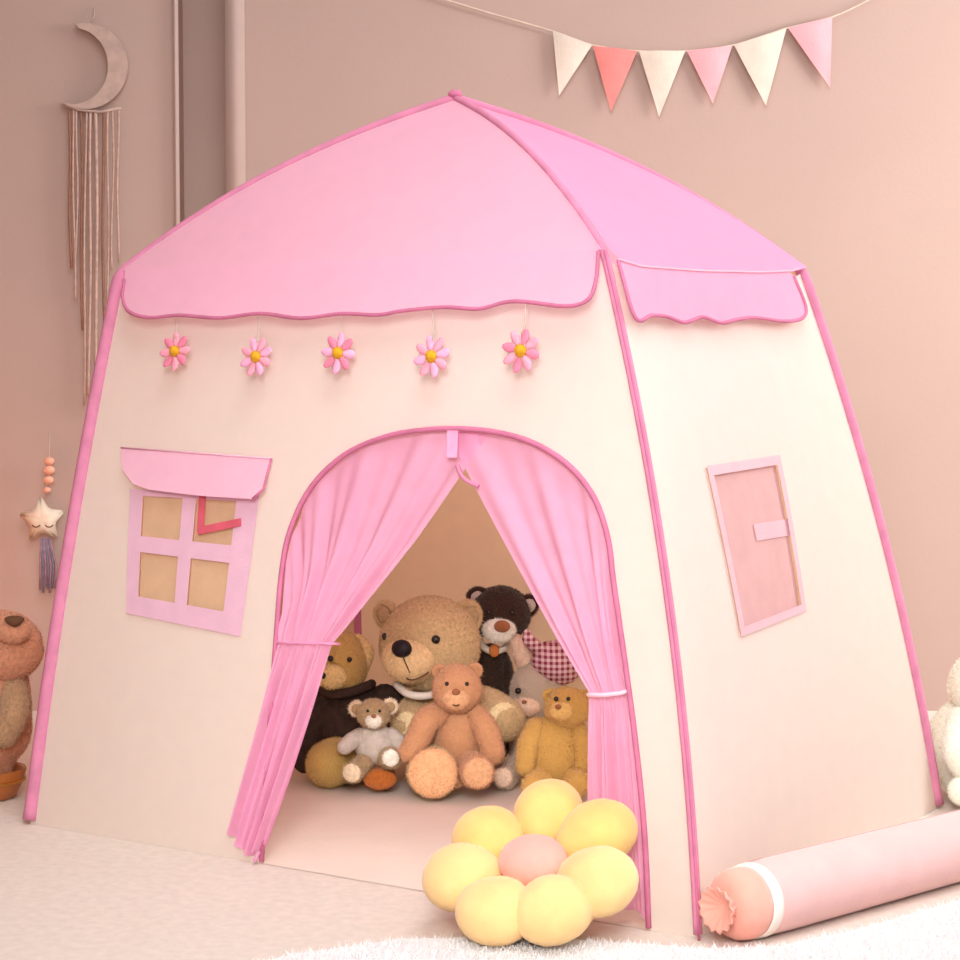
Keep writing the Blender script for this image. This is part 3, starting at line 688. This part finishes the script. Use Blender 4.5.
# ------------------------------------------------------------------ bunting on the wall
M_fl = {'cream': mat('cream_felt', (226, 210, 194), var=.03), 'coral': mat('coral_felt', (232, 138, 132), var=.03), 'pink': mat('pink_felt', (246, 172, 178), var=.03)}
STR = [(420, -8), (486, 12), (552, 31), (592, 45), (637, 51), (686, 51), (733, 45), (787, 28), (832, 17), (876, -4), (930, -34)]
o = onwall(660, 50, .0); 
bt = thing('bunting_garland', 'string bunting of six cream, coral and pink triangular flags on the wall', 'bunting', o)
bm = bmesh.new(); tube(bm, catmull([onwall(x, y, .014)-o for x, y in STR], 5), .0018, 6); link('string', bm, mat('beige_cord', (222, 202, 184)), bt)
for (c, a, b, d) in [('cream', (553, 31), (592, 45), (559, 96)), ('coral', (593, 46), (637, 51), (611, 112)), ('cream', (639, 51), (685, 51), (659, 117)),
                     ('pink', (687, 51), (732, 46), (713, 104)), ('cream', (734, 45), (786, 29), (766, 106)), ('pink', (788, 28), (832, 17), (830, 88))]:
    A3, B3, D3 = [onwall(*q, .014)-o for q in (a, b, d)]
    bm = bmesh.new(); n = 8; rows = []
    for i in range(n+1):
        s = i/n; l = A3.lerp(D3, s); r = B3.lerp(D3, s)
        rows.append([bm.verts.new(l.lerp(r, j/n)+HD*(-.006*math.sin(PI*j/n)*(1-s)*math.sin(3*s+1))) for j in range(n+1)])
    for i in range(n):
        for j in range(n): bm.faces.new((rows[i][j], rows[i][j+1], rows[i+1][j+1], rows[i+1][j]))
    bmesh.ops.remove_doubles(bm, verts=bm.verts, dist=1e-5)
    bmesh.ops.solidify(bm, geom=list(bm.faces), thickness=.0016)
    f = link('flag', bm, M_fl[c], bt, smooth=False); f['label'] = c+' triangular flag'

# ------------------------------------------------------------------ moon wall hanging
M_moon = mat('pale_driftwood', (190, 164, 152), var=.06, scale=40); M_fr = mat('beige_fringe_yarn', (196, 162, 148), var=.08, scale=80); M_frd = mat('brown_fringe_yarn', (150, 106, 86), var=.08, scale=80)
o = onwall(92, 68, .0)
mo = thing('moon_wall_hanging', 'crescent moon wall hanging with long yarn fringe, left of the tent', 'wall hanging', o)
bm = bmesh.new(); outer, inner = [], []
for i in range(33):
    s = i/32
    ao = math.radians(102-s*225); ai = math.radians(86-s*188)
    outer.append((85+43*math.cos(ao), 66-43*math.sin(ao))); inner.append((73+35*math.cos(ai), 66-38*math.sin(ai)))
inner[0] = outer[0]; inner[-1] = outer[-1]
for off_, fl_ in ((.022, 0), (.008, 1)):
    pass
fr = [[bm.verts.new(onwall(*p, .024)-o) for p in L] for L in (outer, inner)]; bk = [[bm.verts.new(onwall(*p, .004)-o) for p in L] for L in (outer, inner)]
for i in range(32):
    bm.faces.new((fr[0][i], fr[0][i+1], fr[1][i+1], fr[1][i])); bm.faces.new((bk[0][i+1], bk[0][i], bk[1][i], bk[1][i+1]))
    bm.faces.new((fr[0][i+1], fr[0][i], bk[0][i], bk[0][i+1])); bm.faces.new((fr[1][i], fr[1][i+1], bk[1][i+1], bk[1][i]))
bmesh.ops.remove_doubles(bm, verts=bm.verts, dist=1e-5); link('crescent', bm, M_moon, mo, smooth=False)
bm = bmesh.new(); tube(bm, [onwall(x, y, .02)-o for x, y in ((65, 105), (80, 110), (100, 112), (121, 108))], .003, 8); link('rod', bm, M_moon, mo)
bm = bmesh.new(); tube(bm, [onwall(91, 24, .014)-o, onwall(94, 16, .01)-o, onwall(94, 8, .004)-o], .0016, 6); link('hanging_loop', bm, M_moon, mo)
for i, (x, xe, ye, r, m) in enumerate([(69, 71, 268, .0030, M_frd), (73, 75, 300, .0024, M_fr), (77, 77, 255, .0022, M_fr), (81, 82, 330, .0024, M_frd), (86, 84, 405, .0026, M_fr), (91, 89, 395, .0034, M_fr), (96, 97, 412, .0040, M_fr), (103, 104, 380, .0030, M_frd), (108, 108, 300, .0022, M_fr), (113, 112, 270, .0022, M_fr), (118, 118, 262, .0024, M_fr)]):
    pts = [onwall(x+(xe-x)*s+.8*math.sin(i*2+s*7), 110+(ye-110)*s, .017) - o for s in [j/14 for j in range(15)]]
    bm = bmesh.new(); tube(bm, pts, r, 6); link('fringe_strand', bm, m, mo)

# ------------------------------------------------------------------ star mobile
o = onwall(42, 520, .0)
st = thing('star_mobile', 'pale sleeping star ornament with beads and mauve tassel, hanging left of the tent', 'ornament', o)
M_star = mat('ivory_felt_star', (232, 214, 192), var=.03); M_bead = mat('peach_wood_bead', (238, 178, 152), var=.04); M_tas = mat('mauve_tassel_yarn', (158, 124, 134), var=.1, scale=90); M_tas2 = mat('slate_tassel_yarn', (122, 118, 140), var=.1, scale=90)
bm = bmesh.new(); cen = onwall(42, 520, .03)-o; kk = WALL/FPX; ring = []
upw = V((0, 0, 1))
front = bm.verts.new(cen-HD*.014); back = bm.verts.new(cen+HD*.014)
for i in range(10):
    a = PI/2+i*PI/5+.06; r = (29 if i % 2 == 0 else 15)*kk
    ring.append(bm.verts.new(cen+RT*(-r*math.cos(a))*-1+upw*r*math.sin(a)))
for i in range(10):
    bm.faces.new((front, ring[i], ring[(i+1) % 10])); bm.faces.new((back, ring[(i+1) % 10], ring[i]))
bmesh.ops.bevel(bm, geom=list(bm.edges), offset=.004, segments=2, affect='EDGES')
sb = link('star_body', bm, M_star, st)
for dx in (-6, 7):
    pts = [onwall(42+dx+4*s, 524+2.2*(1-s*s)+1, .047)-o for s in (-1, -.5, 0, .5, 1)]
    bm = bmesh.new(); tube(bm, pts, .0013, 6); link('closed_eye', bm, M_stitch, sb)
for x, y, r in ((49, 461, 5), (49, 470, 5.5), (48.5, 480, 5), (47, 490, 3.6)):
    bm = bmesh.new(); ball(bm, onwall(x, y, .03)-o, (r*kk*1.15, r*kk, r*kk*.85), None, 2); link('bead', bm, M_bead, st)
bm = bmesh.new(); tube(bm, [onwall(50, 432, .002)-o, onwall(49.5, 450, .028)-o, onwall(49, 475, .03)-o, onwall(44, 497, .03)-o], .001, 6); link('thread', bm, M_thr, st)
for i in range(7):
    x = 40+i*2.6
    bm = bmesh.new(); tube(bm, [onwall(41+i*1.4, 538, .03)-o, onwall(x+.5, 565, .03)-o, onwall(x+.8*math.sin(i), 590+3*math.sin(i*2), .03)-o], .0026, 6); link('tassel_strand', bm, (M_tas, M_tas2)[i % 2], st)

# ------------------------------------------------------------------ shaggy rug in front
M_rug = mat('white_shag_pile', (250, 248, 248), rough=.95, var=.01, scale=40, bump=0, transl=.35)
RP = [(100, 1020), (200, 985), (300, 962), (400, 948), (500, 946), (600, 950), (700, 957), (780, 955), (860, 938), (960, 908), (1080, 880), (1250, 1020), (1250, 1500), (100, 1500)]
gp = [ground(x, y) for x, y in RP]; ctr = sum(gp, V((0, 0, 0)))/len(gp)
rg = thing('shaggy_rug', 'white shaggy rug spread on the floor in front of the tent', 'rug', ctr)
flat = [((q-ctr).x, (q-ctr).y) for q in gp]
bm = sheet(lambda u, t: V((u, t, .012+.002*noise.noise(V((u*30, t*30, 0))))), flat, (), .04)
link('backing', bm, M_rug, rg)
bm = bmesh.new(); xs = [q[0] for q in flat]; ys = [q[1] for q in flat]; cnt = 0
pile_v, pile_f = [], []
while cnt < 42000:
    x = random.uniform(min(xs), max(xs)); y = random.uniform(min(ys), max(ys))
    if not inpoly(x, y, flat): continue
    if (V((x, y, 0))+ctr-CAM).dot(FW) < 2.2: continue
    a = random.uniform(0, 2*PI); w = random.uniform(.0018, .0035); h = random.uniform(.006, .014); ln = random.uniform(.004, .016); b = random.uniform(0, 2*PI)
    s = len(pile_v); dx, dy = math.cos(a)*w, math.sin(a)*w
    pile_v += [(x-dx, y-dy, .004), (x+dx, y+dy, .004), (x+math.cos(b)*ln, y+math.sin(b)*ln, .006+h)]
    pile_f.append((s, s+1, s+2)); cnt += 1
bm.free()
me = bpy.data.meshes.new('pile'); me.from_pydata(pile_v, [], pile_f); me.materials.append(M_rug)
po = bpy.data.objects.new('pile', me); COL.objects.link(po); po.parent = rg; po['kind'] = 'stuff'

# ------------------------------------------------------------------ light
def area(name, loc, target, size, energy, color=(1, 1, 1), spread=180):
    l = bpy.data.lights.new(name, 'AREA'); l.shape = 'DISK'; l.size = size; l.energy = energy; l.color = color; l.spread = math.radians(spread)
    o = bpy.data.objects.new(name, l); COL.objects.link(o); o.location = loc
    o.rotation_euler = (V(target)-V(loc)).to_track_quat('-Z', 'Y').to_euler(); return o
area('overhead_fill', room(.3, 1.6, 2.9), room(.05, 3.1, .5), 1.6, 22, (1, 1, 1), 120)  # unseen soft light added overhead, no ceiling lamp there
area('front_softlight', room(-.15, .1, 1.5), room(-.05, 3.1, .25), 1.0, 11.5, (1, .99, .985), 62)  # unseen fill added in front to brighten the tent and its inside
area('right_wall_fill', room(2.5, 3.35, 1.6), room(1.0, 4.25, 1.1), 1.2, 56, (1, .965, .95), 150)  # unseen light added at the right to brighten that side of the wall
def point(name, loc, energy, color, r=.1):
    l = bpy.data.lights.new(name, 'POINT'); l.energy = energy; l.color = color; l.shadow_soft_size = r
    o = bpy.data.objects.new(name, l); COL.objects.link(o); o.location = loc
point('bedside_lamp', room(-1.22, 3.85, .35), 2.2, (1, .34, .14))
w = bpy.data.worlds.new('room_light'); bpy.context.scene.world = w; w.use_nodes = True
bg = w.node_tree.nodes['Background']; bg.inputs[0].default_value = (.97, .975, 1, 1); bg.inputs[1].default_value = .62

# ------------------------------------------------------------------ camera
cd = bpy.data.cameras.new('camera'); cd.sensor_width = 36; cd.sensor_fit = 'HORIZONTAL'; cd.lens = FPX/960*36; cd.clip_start = .05
co = bpy.data.objects.new('camera', cd); COL.objects.link(co); co.location = CAM
co.rotation_euler = FW.to_track_quat('-Z', 'Y').to_euler()
sc = bpy.context.scene; sc.camera = co
sc.view_settings.view_transform = 'Standard'; sc.view_settings.look = 'None'; sc.view_settings.exposure = -0.24; sc.view_settings.gamma = 1; sc.view_settings.use_curve_mapping = False
